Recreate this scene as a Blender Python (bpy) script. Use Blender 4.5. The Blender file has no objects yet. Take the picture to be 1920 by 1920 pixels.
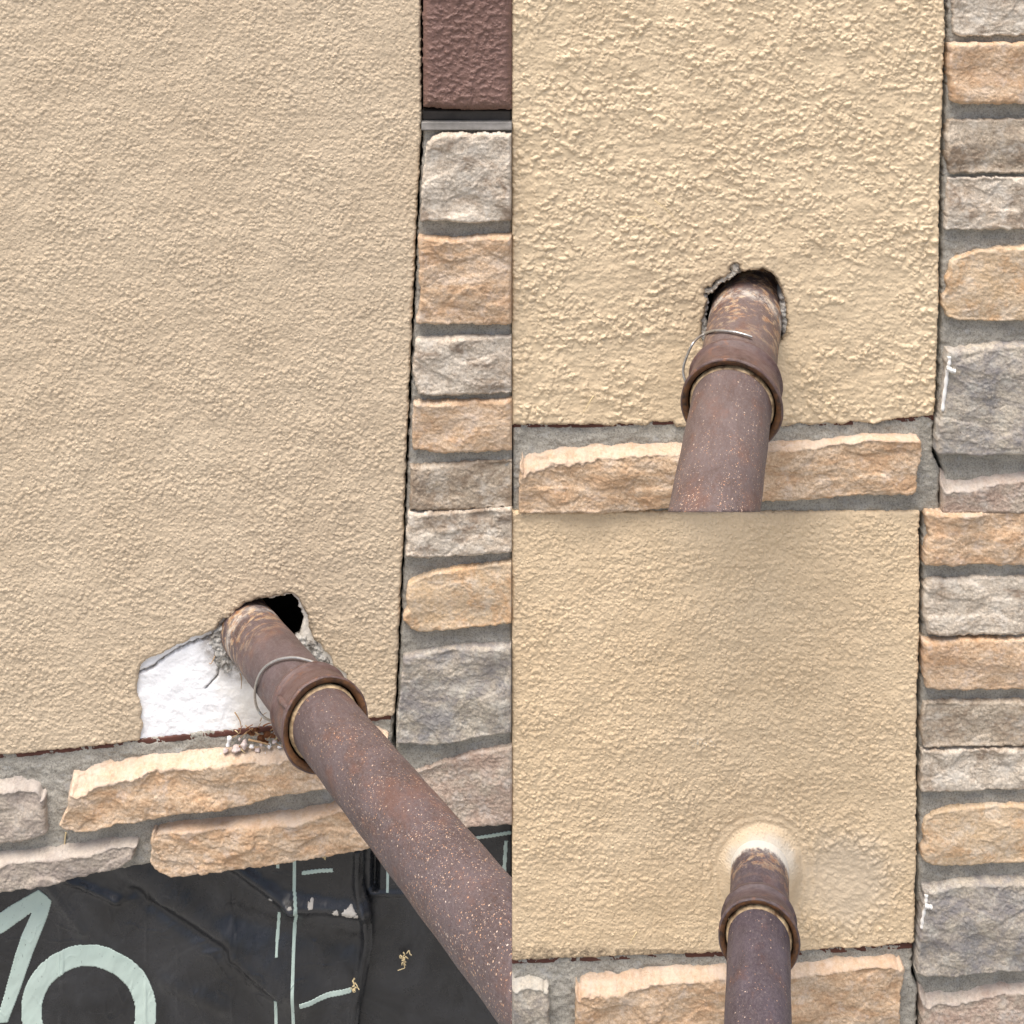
import bpy, bmesh, math, random
import numpy as np
from mathutils import Vector, Matrix
# ---------------------------------------------------------------- scale: 1 px of the picture = 0.5 mm on the wall
S = 0.0005
DPX = 2800.0                # camera distance in px units (1.4 m)
FX, FY = 960.0, -300.0      # foot of the camera's perpendicular on the wall
scene = bpy.context.scene
# ---------------------------------------------------------------- camera
cam = bpy.data.cameras.new('camera'); camo = bpy.data.objects.new('camera', cam)
scene.collection.objects.link(camo); scene.camera = camo
camo.location = ((FX-960)*S, -DPX*S, (960-FY)*S)
camo.rotation_euler = (math.radians(90), 0, 0)
cam.sensor_width = 36; cam.lens = 36*DPX/1920
cam.shift_x = 0; cam.shift_y = -(960-FY)/1920
cam.clip_start = 0.01; cam.clip_end = 500
# ---------------------------------------------------------------- sky and sun
SUN_EL, SUN_AZ = 72, -36     # degrees; azimuth measured from straight behind the camera, negative = left
w = bpy.data.worlds.new('World'); scene.world = w; w.use_nodes = True
nt = w.node_tree; bg = nt.nodes['Background']
sky = nt.nodes.new('ShaderNodeTexSky'); sky.sky_type = 'NISHITA'; sky.sun_disc = False
sky.sun_elevation = math.radians(SUN_EL); sky.sun_rotation = math.radians(180-SUN_AZ)
sky.air_density = 1.0; sky.dust_density = 5.0; sky.ozone_density = 1.0
nt.links.new(sky.outputs[0], bg.inputs[0]); bg.inputs[1].default_value = 0.15
sl = bpy.data.lights.new('sun', 'SUN'); sl.energy = 3.7; sl.angle = math.radians(42); sl.color = (1.0, .955, .9)
so = bpy.data.objects.new('sun', sl); scene.collection.objects.link(so)
e, a = math.radians(SUN_EL), math.radians(SUN_AZ)
sd_ = Vector((math.cos(e)*math.sin(a), -math.cos(e)*math.cos(a), math.sin(e)))
so.rotation_euler = sd_.to_track_quat('Z', 'Y').to_euler(); so.location = sd_*3
scene.view_settings.view_transform = 'Standard'; scene.view_settings.look = 'None'
scene.view_settings.exposure = 0.40; scene.view_settings.gamma = 1
C = scene.collection
# ---------------------------------------------------------------- noise in numpy
_r = np.random.RandomState(7)
TA = _r.rand(4096)*2*np.pi; TX = _r.rand(4096); TY = _r.rand(4096); TZ = _r.rand(4096)
def hsh(i, j, s): return ((i*73856093) ^ (j*19349663) ^ (s*83492791)) & 4095
def pn(x, y, s=0):
    xi = np.floor(x).astype(np.int64); yi = np.floor(y).astype(np.int64); fx = x-xi; fy = y-yi
    u = fx*fx*fx*(fx*(fx*6-15)+10); v = fy*fy*fy*(fy*(fy*6-15)+10)
    def g(a, b):
        t = TA[hsh(xi+a, yi+b, s)]; return np.cos(t)*(fx-a)+np.sin(t)*(fy-b)
    return 1.5*((g(0, 0)*(1-u)+g(1, 0)*u)*(1-v)+(g(0, 1)*(1-u)+g(1, 1)*u)*v)
def fbm(x, y, s=0, o=4, g=.5):
    r = 0; A = 1
    for k in range(o): r = r+A*pn(x*2**k, y*2**k, s+k*13); A *= g
    return r
def worley(x, y, s=0, jit=1.0):
    xi = np.floor(x).astype(np.int64); yi = np.floor(y).astype(np.int64)
    best = np.full(x.shape, 9.); rid = np.zeros(x.shape)
    for a in (-1, 0, 1):
        for b in (-1, 0, 1):
            h = hsh(xi+a, yi+b, s)
            d = np.hypot(xi+a+.5+(TX[h]-.5)*jit-x, yi+b+.5+(TY[h]-.5)*jit-y)
            m = d < best; best = np.where(m, d, best); rid = np.where(m, TZ[h], rid)
    return best, rid
def ss(a, b, x):
    t = np.clip((x-a)/(b-a), 0, 1); return t*t*(3-2*t)
# ---------------------------------------------------------------- placing things
OUT = 110
def ext(p):                                  # carry the outer edges on beyond the picture
    x, y = p
    if x <= -10: x = -OUT
    if x >= 1930: x = 1920+OUT
    if y <= -10: y = -OUT
    if y >= 1930: y = 1920+OUT
    return (x, y)
def wp(p, h=0.):                             # picture point -> wall coordinates (px) of a surface standing h px off the wall
    k = 1-h/DPX
    return (FX+(p[0]-FX)*k, FY+(p[1]-FY)*k)
def W(x, y, h=0.): return Vector(((x-960)*S, -h*S, (960-y)*S))
def PW(px, py, h=0.):
    q = wp((px, py), h); return W(q[0], q[1], h)
def tag(o, label=None, cat=None, group=None, kind=None):
    if label: o['label'] = label
    if cat: o['category'] = cat
    if group: o['group'] = group
    if kind: o['kind'] = kind
    return o
def thing(name, label, cat, loc=(0, 0, 0), group=None):
    o = bpy.data.objects.new(name, None); o.empty_display_size = .02; C.objects.link(o)
    o.location = loc; return tag(o, label, cat, group)
def link(name, me, mat, parent=None):
    if mat: me.materials.append(mat)
    o = bpy.data.objects.new(name, me); C.objects.link(o)
    if parent:
        o.parent = parent
        if parent.get('local') is None: o.matrix_parent_inverse = Matrix.Translation(-Vector(parent.location))
    return o
def obj(name, bm, mat, parent=None, smooth=True):
    me = bpy.data.meshes.new(name); bm.normal_update(); bm.to_mesh(me); bm.free()
    if smooth: me.polygons.foreach_set('use_smooth', [True]*len(me.polygons))
    return link(name, me, mat, parent)
class Ring(list): pass                       # an outline already carried beyond the picture
def rough(poly, amp=1.5, seg=6, seed=0, open_x=()):
    poly = [ext(p) for p in poly]; out = Ring(); n = len(poly)
    for i in range(n):
        a = np.array(poly[i], float); b = np.array(poly[(i+1) % n], float)
        L = np.hypot(*(b-a)); k = max(1, int(L/seg)); nrm = np.array([(b-a)[1], -(b-a)[0]])/max(L, 1e-6)
        st = any(abs(a[0]-x) < 1 and abs(b[0]-x) < 1 for x in open_x)
        for j in range(k):
            p = a+(b-a)*j/k
            if not st:
                d = amp*(1.2*float(pn(np.array([p[0]/17.+.3]), np.array([p[1]/17.+.7]), seed)[0]) + .9*float(pn(np.array([p[0]/6.]), np.array([p[1]/6.]), seed+5)[0]))
                if j == 0: d *= .5
                p = p+nrm*d*1.6
            out.append(tuple(p))
    return out
def relief(name, rings, mapd, hfn, mat, parent=None, step=2., back=-10., attrs=None, snap=.5):
    """a solid sheet with an outline, front height from hfn, edges carried back to `back`"""
    rs = [[wp(p if isinstance(r, Ring) else ext(p), mapd) for p in r] for r in rings]
    al = np.array(rs[0]); x0, y0 = al.min(0)-step*2; x1, y1 = al.max(0)+step*2
    X, Y = np.meshgrid(np.arange(x0, x1+step, step), np.arange(y0, y1+step, step))
    inside = np.zeros(X.shape, bool); best = np.full(X.shape, 1e18); NX = X.copy(); NY = Y.copy()
    for r in rs:
        n = len(r)
        for i in range(n):
            ax, ay = r[i]; bx, by = r[(i+1) % n]
            if ay != by:
                rows = slice(*np.searchsorted(Y[:, 0], [min(ay, by)-1e-9, max(ay, by)-1e-9]))
                yy = Y[rows]; cr = ax+(yy-ay)*(bx-ax)/(by-ay)
                inside[rows] ^= (X[rows] < cr)
            m = 45.
            r0, r1 = np.searchsorted(Y[:, 0], [min(ay, by)-m, max(ay, by)+m]); c0, c1 = np.searchsorted(X[0], [min(ax, bx)-m, max(ax, bx)+m])
            sl_ = (slice(r0, r1), slice(c0, c1)); xs = X[sl_]; ys = Y[sl_]
            dx, dy = bx-ax, by-ay; L2 = dx*dx+dy*dy+1e-12
            t = np.clip(((xs-ax)*dx+(ys-ay)*dy)/L2, 0, 1); qx = ax+t*dx; qy = ay+t*dy
            d = (xs-qx)**2+(ys-qy)**2; mm = d < best[sl_]
            best[sl_] = np.where(mm, d, best[sl_]); NX[sl_] = np.where(mm, qx, NX[sl_]); NY[sl_] = np.where(mm, qy, NY[sl_])
    sd = np.sqrt(best); sd = np.minimum(sd, 60.); sd = np.where(inside, sd, -sd)
    # distance below the top edge in each column
    idx = np.argmax(inside, axis=0); top = Y[idx, np.arange(X.shape[1])]; kk = np.ones(13)/13
    top = np.convolve(np.pad(top, 6, mode='edge'), kk, 'valid'); td = Y-top[None, :]
    H = hfn(X, Y, np.maximum(sd, 0), td)
    s_in = (sd >= 0) & (sd < snap*step); s_out = sd < 0
    Xv = np.where(s_in | s_out, NX, X); Yv = np.where(s_in | s_out, NY, Y); H = np.where(s_out, back, H)
    keep = sd > -1.5*step
    F = keep[:-1, :-1] & keep[1:, :-1] & keep[:-1, 1:] & keep[1:, 1:]
    ins = sd >= 0
    F &= ins[:-1, :-1] | ins[1:, :-1] | ins[:-1, 1:] | ins[1:, 1:]
    N = np.arange(X.size).reshape(X.shape)
    q = np.stack([N[:-1, :-1][F], N[1:, :-1][F], N[1:, 1:][F], N[:-1, 1:][F]], 1)
    used, inv = np.unique(q, return_inverse=True); q = inv.reshape(-1, 4)
    co = np.stack([(Xv.ravel()[used]-960)*S, -H.ravel()[used]*S, (960-Yv.ravel()[used])*S], 1).astype(np.float32)
    me = bpy.data.meshes.new(name); me.vertices.add(len(co)); me.vertices.foreach_set('co', co.ravel())
    me.loops.add(q.size); me.loops.foreach_set('vertex_index', q.ravel().astype(np.int32))
    me.polygons.add(len(q)); me.polygons.foreach_set('loop_start', np.arange(0, q.size, 4, dtype=np.int32))
    try: me.polygons.foreach_set('loop_total', np.full(len(q), 4, np.int32))
    except Exception: pass
    me.update(calc_edges=True); me.validate()
    me.polygons.foreach_set('use_smooth', np.ones(len(me.polygons), bool))
    if attrs:
        for k, f in attrs.items():
            at = me.attributes.new(k, 'FLOAT', 'POINT')
            at.data.foreach_set('value', f(X, Y, sd, td).ravel()[used].astype(np.float32))
    return link(name, me, mat, parent)
def catmull(P, n=8, closed=False):
    P = [Vector(p) for p in P]; out = []; m = len(P)
    for i in range(m if closed else m-1):
        g = (lambda k: P[k % m]) if closed else (lambda k: P[max(0, min(m-1, k))])
        a, b, c, d = g(i-1), g(i), g(i+1), g(i+2)
        for j in range(n):
            t = j/n; out.append(.5*((2*b)+(c-a)*t+(2*a-5*b+4*c-d)*t*t+(3*b-a-3*c+d)*t**3))
    if not closed: out.append(P[-1])
    return out
def add_tube(bm, P, r, n=8, closed=False, cap=True):
    m = len(P); rings = []; up = Vector((.3, .2, .9)); rr = r if callable(r) else (lambda t: r)
    for i in range(m):
        a = P[(i-1) % m] if (closed or i > 0) else P[i]; b = P[(i+1) % m] if (closed or i < m-1) else P[i]
        T = (b-a).normalized(); u = T.cross(up)
        if u.length < 1e-4: u = T.cross(Vector((1, 0, 0)))
        u.normalize(); v = T.cross(u); up = u.cross(T)
        ra = rr(i/max(1, m-1))
        rings.append([bm.verts.new(P[i]+(u*math.cos(2*math.pi*k/n)+v*math.sin(2*math.pi*k/n))*ra) for k in range(n)])
    for i in range(m if closed else m-1):
        A, B = rings[i], rings[(i+1) % m]
        for k in range(n): bm.faces.new((A[k], A[(k+1) % n], B[(k+1) % n], B[k]))
    if cap and not closed: bm.faces.new(rings[0][::-1]); bm.faces.new(rings[-1])
def add_lathe(bm, prof, n=96, wob=None):
    rings = []
    for (z, r) in prof:
        rings.append([bm.verts.new(((r+(wob(2*math.pi*k/n, z) if wob else 0))*math.cos(2*math.pi*k/n)*S, (r+(wob(2*math.pi*k/n, z) if wob else 0))*math.sin(2*math.pi*k/n)*S, z*S)) for k in range(n)])
    for i in range(len(rings)-1):
        A, B = rings[i], rings[i+1]
        for k in range(n): bm.faces.new((A[k], A[(k+1) % n], B[(k+1) % n], B[k]))
# ---------------------------------------------------------------- materials
class M:
    def __init__(s, name, rough=.8, spec=.3):
        s.m = bpy.data.materials.new(name); s.m.use_nodes = True; s.t = s.m.node_tree; s.n = s.t.nodes
        s.b = s.n['Principled BSDF']; s.b.inputs['Roughness'].default_value = rough
        s.b.inputs['Specular IOR Level'].default_value = spec
        s.tc = s.n.new('ShaderNodeTexCoord'); s.h = None
    def L(s, a, b): s.t.links.new(a, b)
    def co(s, sc=(1, 1, 1), rot=(0, 0, 0), loc=(0, 0, 0)):
        m = s.n.new('ShaderNodeMapping'); m.inputs['Scale'].default_value = sc; m.inputs['Rotation'].default_value = rot
        m.inputs['Location'].default_value = loc; s.L(s.tc.outputs['Object'], m.inputs[0]); return m.outputs[0]
    def noise(s, scale, det=4, ro=.55, co=None, dist=0.):
        t = s.n.new('ShaderNodeTexNoise'); t.inputs['Scale'].default_value = scale; t.inputs['Detail'].default_value = det
        t.inputs['Roughness'].default_value = ro; t.inputs['Distortion'].default_value = dist
        s.L(co or s.tc.outputs['Object'], t.inputs['Vector']); return t.outputs['Fac']
    def vor(s, scale, co=None, out='Distance', feat='F1'):
        t = s.n.new('ShaderNodeTexVoronoi'); t.inputs['Scale'].default_value = scale; t.feature = feat
        s.L(co or s.tc.outputs['Object'], t.inputs['Vector']); return t.outputs[out]
    def ramp(s, f, stops, interp='LINEAR'):
        r = s.n.new('ShaderNodeValToRGB'); cr = r.color_ramp; cr.interpolation = interp
        while len(cr.elements) < len(stops): cr.elements.new(.5)
        for e_, (p, c) in zip(cr.elements, stops):
            e_.position = p; e_.color = (tuple(c)+(1,))[:4] if hasattr(c, '__len__') else (c, c, c, 1)
        s.L(f, r.inputs[0]); return r.outputs[0]
    def mix(s, f, a, b, bt='MIX'):
        x = s.n.new('ShaderNodeMix'); x.data_type = 'RGBA'; x.blend_type = bt
        for v, i in ((f, 0), (a, 6), (b, 7)):
            if hasattr(v, 'is_linked') or hasattr(v, 'links'): s.L(v, x.inputs[i])
            else: x.inputs[i].default_value = (tuple(v)+(1,))[:4] if hasattr(v, '__len__') else v
        return x.outputs[2]
    def math(s, op, a, b=0.):
        x = s.n.new('ShaderNodeMath'); x.operation = op
        for v, i in ((a, 0), (b, 1)):
            if hasattr(v, 'links'): s.L(v, x.inputs[i])
            else: x.inputs[i].default_value = v
        return x.outputs[0]
    def attr(s, n):
        x = s.n.new('ShaderNodeAttribute'); x.attribute_name = n; return x.outputs['Fac']
    def bump(s, h, dist, st=1.):
        x = s.n.new('ShaderNodeBump'); x.inputs['Distance'].default_value = dist; x.inputs['Strength'].default_value = st
        s.L(h, x.inputs['Height'])
        if s.h: s.L(s.h, x.inputs['Normal'])
        s.h = x.outputs[0]; s.L(s.h, s.b.inputs['Normal'])
    def col(s, c):
        if hasattr(c, 'links'): s.L(c, s.b.inputs['Base Color'])
        else: s.b.inputs['Base Color'].default_value = tuple(c)+(1,)
def hexl(r, g, b):
    f = lambda v: ((v/255+.055)/1.055)**2.4 if v > 10 else v/255/12.92
    return (f(r), f(g), f(b))
def stone_mat(name, cols, dark, pale, stretch=2.0, dark_lo=.56, seed=0., speck=.5):
    m = M(name, .88, .25)
    co = m.co((1, 1, stretch), loc=(seed, seed*.7, seed*1.3))
    c = m.ramp(m.noise(30, 8, .7, co, .4), [(.38, cols[0]), (.5, cols[1]), (.60, cols[2])])
    g_ = m.noise(380, 5, .8)
    c = m.mix(m.math('MULTIPLY', m.ramp(g_, [(.44, 1.), (.54, 0.)]), .45), c, tuple(v*.62 for v in cols[0]))
    c = m.mix(m.math('MULTIPLY', m.ramp(g_, [(.56, 0.), (.66, 1.)]), .4), c, tuple(min(.8, v*1.25) for v in cols[2]))
    d = m.ramp(m.noise(26, 7, .68, m.co((1, 1, 1.5), loc=(seed+3, 1, 2)), .8), [(dark_lo, 0.), (dark_lo+.14, 1.)])
    c = m.mix(m.math('MULTIPLY', d, .8), c, dark)
    p = m.ramp(m.noise(60, 6, .7, m.co((1, 1, 1), loc=(seed+7, 5, 2))), [(.52, 0.), (.66, 1.)])
    c = m.mix(m.math('MULTIPLY', p, .6), c, pale)
    sp = m.ramp(m.noise(520, 3, .6, m.co((1, 1, 1), loc=(5, 5, 5))), [(.30, 0.), (.37, 1.)])
    c = m.mix(m.math('MULTIPLY', m.math('SUBTRACT', 1., sp), speck), c, (.09, .07, .055))
    wv = m.math('MULTIPLY', m.attr('smear_and_light'), m.ramp(m.noise(120, 5, .65), [(.35, .25), (.6, .8)]))
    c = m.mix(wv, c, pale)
    # fine veins and cracks
    cn = m.noise(38, 5, .6, m.co((1, 1, 1.8), loc=(seed+5, 2, 9)), 1.)
    ck = m.ramp(m.math('ABSOLUTE', m.math('SUBTRACT', cn, .5)), [(.0, 1.), (.012, 0.)])
    ckm = m.ramp(m.noise(20, 3, .5, m.co(loc=(seed, 9, 9))), [(.5, 0.), (.6, 1.)])
    c = m.mix(m.math('MULTIPLY', m.math('MULTIPLY', ck, ckm), .6), c, tuple(v*.55 for v in dark))
    m.col(c)
    m.bump(m.noise(480, 6, .75, m.co((1, 1, 1.3))), .0009, .8)
    m.bump(m.noise(1500, 3, .6), .0004, .7)
    return m.m
BUFF = stone_mat('stone_buff', [(.52, .335, .20), (.57, .41, .27), (.61, .475, .345)], (.40, .235, .125), (.60, .50, .415), 2.2, .57, 0., .3)
BUFF2 = stone_mat('stone_buff_light', [(.58, .42, .26), (.62, .48, .33), (.58, .38, .22)], (.48, .28, .13), (.66, .57, .46), 1.2, .60, 4., .3)
GREY = stone_mat('stone_grey', [(.28, .265, .255), (.41, .355, .29), (.50, .44, .35)], (.22, .205, .205), (.58, .55, .48), 1.2, .5, 8., .6)
WHITE = stone_mat('stone_whitish', [(.46, .37, .28), (.60, .52, .42), (.66, .58, .475)], (.24, .175, .125), (.70, .65, .57), 1.3, .50, 12., .6)
BROWN = stone_mat('stone_greybrown', [(.34, .265, .195), (.46, .375, .28), (.56, .475, .37)], (.19, .135, .09), (.55, .50, .43), 1.1, .48, 16., .5)
PINK = stone_mat('stone_pinkish', [(.38, .275, .215), (.47, .365, .29), (.50, .42, .335)], (.25, .18, .155), (.56, .51, .46), 1.3, .58, 20., .8)
MAUVE = stone_mat('stone_mauve', [(.35, .295, .255), (.42, .355, .295), (.47, .405, .33)], (.24, .20, .18), (.52, .475, .425), 2., .56, 24., .4)
def mortar_mat():
    m = M('mortar', .95, .15)
    c = m.ramp(m.noise(45, 5, .6), [(.35, (.36, .335, .285)), (.65, (.50, .47, .405))])
    s_ = m.ramp(m.noise(620, 4, .8), [(.40, 0.), (.52, 1.)])
    c = m.mix(m.math('MULTIPLY', m.math('SUBTRACT', 1., s_), .55), c, (.11, .105, .10))
    s2 = m.ramp(m.noise(560, 2, .6, m.co((1, 1, 1), loc=(9, 3, 1))), [(.63, 0.), (.72, 1.)])
    c = m.mix(m.math('MULTIPLY', s2, .6), c, (.55, .53, .50))
    e2 = m.ramp(m.noise(70, 6, .7, m.co((1, 1, 1.5), loc=(2, 2, 2))), [(.56, 0.), (.70, 1.)])
    c = m.mix(m.math('MULTIPLY', e2, .4), c, (.50, .51, .52))
    m.col(c); m.bump(m.noise(650, 5, .8), .0014, 1.); return m.m
MORTAR = mortar_mat()
def stucco_mat(name, c1, c2, rough=.7, spec=.3, dirtcol=(.16, .12, .08), b=.0006, gr=(330, .0007)):
    m = M(name, rough, spec)
    c = m.ramp(m.noise(9, 5, .6, dist=.3), [(.32, c1), (.68, c2)])
    f = m.ramp(m.noise(420, 4, .75), [(.42, 0.), (.62, 1.)])
    c = m.mix(m.math('MULTIPLY', f, .35), c, tuple(min(1, v*1.12) for v in c2))
    d = m.math('MULTIPLY', m.attr('dirt'), m.ramp(m.noise(160, 6, .7), [(.38, 0.), (.6, 1.)]))
    c = m.mix(d, c, dirtcol)
    c = m.mix(m.attr('patch'), c, (.62, .51, .375)); c = m.mix(m.attr('white'), c, (.54, .51, .45))
    m.col(c); m.bump(m.noise(620, 5, .7), b*1.6, .8)
    sm_ = m.math('SUBTRACT', 1., m.math('MAXIMUM', m.attr('patch'), m.attr('white')))
    gv_ = m.ramp(m.vor(gr[0]), [(.12, 1.), (.55, 0.)], 'EASE')
    gv_ = m.math('MULTIPLY', m.math('MULTIPLY', gv_, sm_), m.ramp(m.noise(110, 3, .6), [(.35, .25), (.6, 1.)]))
    m.bump(gv_, gr[1], .8); return m.m
STUC_L = stucco_mat('stucco_tan', (.515, .408, .285), (.575, .465, .332), .75, .25)
STUC_U = stucco_mat('stucco_tan_coarse', (.56, .435, .283), (.635, .503, .335), .5, .45, b=.0003, gr=(270, .0005))
STUC_D = stucco_mat('stucco_tan_repaired', (.60, .455, .288), (.665, .52, .345), .62, .35)
STUC_B = stucco_mat('stucco_brown', (.155, .085, .066), (.195, .112, .09), .5, .45, dirtcol=(.11, .06, .035))
def foam_mat(name, base, dirty):
    m = M(name, .8, .3)
    d = m.math('MULTIPLY', m.attr('dirt'), m.ramp(m.noise(140, 7, .75), [(.3, 0.), (.58, 1.)]))
    c = m.mix(m.attr('cream'), base, (.66, .60, .50)); c = m.mix(d, c, dirty)
    m.col(c); m.bump(m.vor(420), .0006, .35); m.bump(m.noise(700, 4, .7), .0005, .5); return m.m
FOAM = foam_mat('foam_white', (.86, .86, .87), (.20, .16, .12))
CRUMB = foam_mat('broken_base_coat', (.46, .44, .40), (.12, .10, .08))
def pipe_mat(name, speck_lo, base1, base2, zlen, wear, paint=None):
    m = M(name, .5, .5)
    c = m.ramp(m.noise(40, 6, .65, m.co((1, 1, .5)), .5), [(.3, base1), (.68, base2)])
    st = m.ramp(m.noise(520, 6, .8, m.co((1, 1, .6))), [(.45, 0.), (.66, 1.)])
    c = m.mix(m.math('MULTIPLY', st, .42), c, (.20, .168, .168))
    ru = m.ramp(m.noise(32, 6, .7, m.co((1, 1, .6), loc=(4, 4, 4))), [(.52, 0.), (.64, 1.)])
    c = m.mix(m.math('MULTIPLY', ru, .4), c, (.16, .065, .035))
    # speckle of bare primer, denser towards the free end
    sep = m.n.new('ShaderNodeSeparateXYZ'); m.L(m.tc.outputs['Object'], sep.inputs[0])
    z = sep.outputs['Z']
    zz = m.n.new('ShaderNodeMapRange'); m.L(z, zz.inputs[0]); zz.inputs[1].default_value = zlen[0]*S; zz.inputs[2].default_value = zlen[1]*S
    den = m.math('MULTIPLY', zz.outputs[0], m.ramp(m.noise(28, 4, .6, m.co((1, 1, .7), loc=(6, 2, 7))), [(.36, .25), (.60, 1.5)]))
    for sc, thr in ((400, .22), (700, .24)):
        v = m.n.new('ShaderNodeTexVoronoi'); v.inputs['Scale'].default_value = sc; m.L(m.tc.outputs['Object'], v.inputs['Vector'])
        sc3 = m.n.new('ShaderNodeSeparateColor'); m.L(v.outputs['Color'], sc3.inputs[0])
        sel = m.math('LESS_THAN', sc3.outputs[0], m.math('MULTIPLY', den, speck_lo))
        size = m.math('MULTIPLY', sc3.outputs[1], thr)
        inn = m.math('LESS_THAN', m.math('ADD', v.outputs['Distance'], m.math('MULTIPLY', m.noise(1400, 2), .12)), m.math('ADD', size, .10))
        c = m.mix(m.math('MULTIPLY', m.math('MULTIPLY', sel, inn), .85), c, m.ramp(sc3.outputs[2], [(0., (.55, .25, .12)), (.6, (.62, .42, .27)), (1., (.72, .60, .50))]))
    # worn, limey and rusty near the wall
    zw = m.n.new('ShaderNodeMapRange'); m.L(z, zw.inputs[0]); zw.inputs[1].default_value = wear[1]*S; zw.inputs[2].default_value = wear[0]*S
    wn = m.ramp(m.noise(75, 7, .75, m.co((1, 1, 1.4), loc=(1, 8, 3)), .4), [(.50, 0.), (.57, 1.)])
    c = m.mix(m.math('MULTIPLY', m.math('MULTIPLY', zw.outputs[0], wn), .85), c, m.ramp(m.noise(150, 5, .7), [(.4, (.36, .17, .07)), (.6, (.55, .42, .27))]))
    zl = m.n.new('ShaderNodeMapRange'); m.L(z, zl.inputs[0]); zl.inputs[1].default_value = (wear[0]+22)*S; zl.inputs[2].default_value = (wear[0]-8)*S
    zi = m.n.new('ShaderNodeMapRange'); m.L(z, zi.inputs[0]); zi.inputs[1].default_value = (wear[0]-30)*S; zi.inputs[2].default_value = (wear[0]-5)*S
    ln = m.math('MULTIPLY', m.math('MULTIPLY', zl.outputs[0], zi.outputs[0]), m.ramp(m.noise(130, 6, .75), [(.42, 0.), (.60, .9)]))
    c = m.mix(ln, c, (.56, .52, .46))
    if paint:
        zp = m.math('ADD', z, m.math('MULTIPLY', m.math('SUBTRACT', m.noise(260, 6, .8, m.co((1, 1, .3))), .5), 46*S))
        pm_ = m.n.new('ShaderNodeMapRange'); m.L(zp, pm_.inputs[0]); pm_.inputs[1].default_value = (paint+4)*S; pm_.inputs[2].default_value = (paint-4)*S
        c = m.mix(pm_.outputs[0], c, (.66, .63, .57))
    m.col(c); m.bump(m.noise(600, 6, .78), .0010, .9); m.bump(m.noise(120, 4, .6), .0010, .4)
    r_ = m.ramp(m.noise(90, 4, .6), [(.3, .42), (.7, .62)]); m.L(r_, m.b.inputs['Roughness'])
    return m.m
def collar_mat(name, b1, b2):
    m = M(name, .45, .5)
    c = m.ramp(m.noise(50, 6, .65), [(.3, b1), (.68, b2)])
    st = m.ramp(m.noise(260, 5, .7, m.co((.5, .5, 1.5))), [(.4, 0.), (.75, 1.)])
    c = m.mix(m.math('MULTIPLY', st, .45), c, (.20, .155, .145))
    ru = m.ramp(m.noise(60, 6, .7, m.co(loc=(3, 1, 5))), [(.55, 0.), (.68, 1.)])
    c = m.mix(m.math('MULTIPLY', ru, .6), c, (.24, .095, .035))
    m.col(c); m.bump(m.noise(420, 6, .75), .0010, .8); return m.m
def simple(name, c1, c2, sc, rough=.7, spec=.3, bsc=800, bd=.0004, metal=0.):
    m = M(name, rough, spec); m.col(m.ramp(m.noise(sc, 5, .65), [(.35, c1), (.65, c2)]))
    m.bump(m.noise(bsc, 4, .65), bd, .6); m.b.inputs['Metallic'].default_value = metal; return m.m
SEAL = simple('thread_sealant', (.09, .045, .022), (.52, .39, .23), 90, .6)
RUSTF = simple('rusty_rim_face', (.035, .020, .013), (.16, .07, .025), 160, .6, .4)
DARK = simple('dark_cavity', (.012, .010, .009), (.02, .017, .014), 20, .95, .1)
SCREED = simple('weep_screed_brown', (.075, .028, .020), (.11, .04, .028), 60, .6, .3)
WIRE = simple('galvanised_wire', (.38, .37, .35), (.55, .53, .50), 300, .38, .5, metal=.8)
PEB = simple('pebble', (.50, .40, .37), (.66, .57, .53), 200, .85)
PEBW = simple('foam_crumb', (.72, .71, .69), (.84, .83, .82), 200, .85)
TWIG = simple('twig', (.30, .17, .08), (.48, .33, .18), 150, .8)
LEAF = simple('dry_leaf', (.20, .075, .03), (.30, .13, .06), 200, .8)
STRAW = simple('straw', (.60, .47, .25), (.70, .57, .34), 200, .7)
PRINT = None
def wrap_mat(name, dust):
    m = M(name, .36, .5)
    c = m.ramp(m.noise(14, 7, .7, m.co((1, 1, 1), (0, math.radians(35), 0)), .8), [(.38, (.010, .0105, .012)), (.58, (.025, .026, .029)), (.76, dust)])
    sc_ = m.ramp(m.noise(60, 7, .78, m.co((.6, 1, 2.2), (0, math.radians(25), 0)), .6), [(.62, 0.), (.74, 1.)])
    c = m.mix(m.math('MULTIPLY', sc_, .18), c, (.20, .20, .20))
    m.col(c)
    m.L(m.ramp(m.noise(40, 6, .7), [(.3, .20), (.7, .38)]), m.b.inputs['Roughness'])
    ws = m.n.new('ShaderNodeTexWave'); ws.inputs['Scale'].default_value = 260; m.L(m.co((1, 1, 1), (0, math.radians(40), 0)), ws.inputs['Vector'])
    m.bump(ws.outputs['Fac'], .00012, .5)
    m.bump(m.noise(60, 6, .65, m.co((1, 1, .6), (0, math.radians(-40), 0))), .0016, .5)
    return m.m
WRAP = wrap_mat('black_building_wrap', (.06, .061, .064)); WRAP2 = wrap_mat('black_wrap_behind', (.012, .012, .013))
def print_mat():
    m = M('pale_green_print', .6, .3)
    c = m.ramp(m.noise(12, 4, .6), [(.3, (.42, .52, .46)), (.7, (.50, .59, .53))])
    sp = m.ramp(m.noise(420, 4, .7, m.co((1.3, 1, .6), (0, math.radians(30), 0))), [(.30, 1.), (.36, 0.)])
    m.col(m.mix(sp, c, (.06, .065, .065))); return m.m
PRINT = print_mat()
SCUFF = simple('pale_scuff', (.48, .44, .38), (.60, .56, .50), 200, .8)
CAULK = simple('white_caulk', (.68, .66, .62), (.78, .77, .74), 200, .6)
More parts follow.
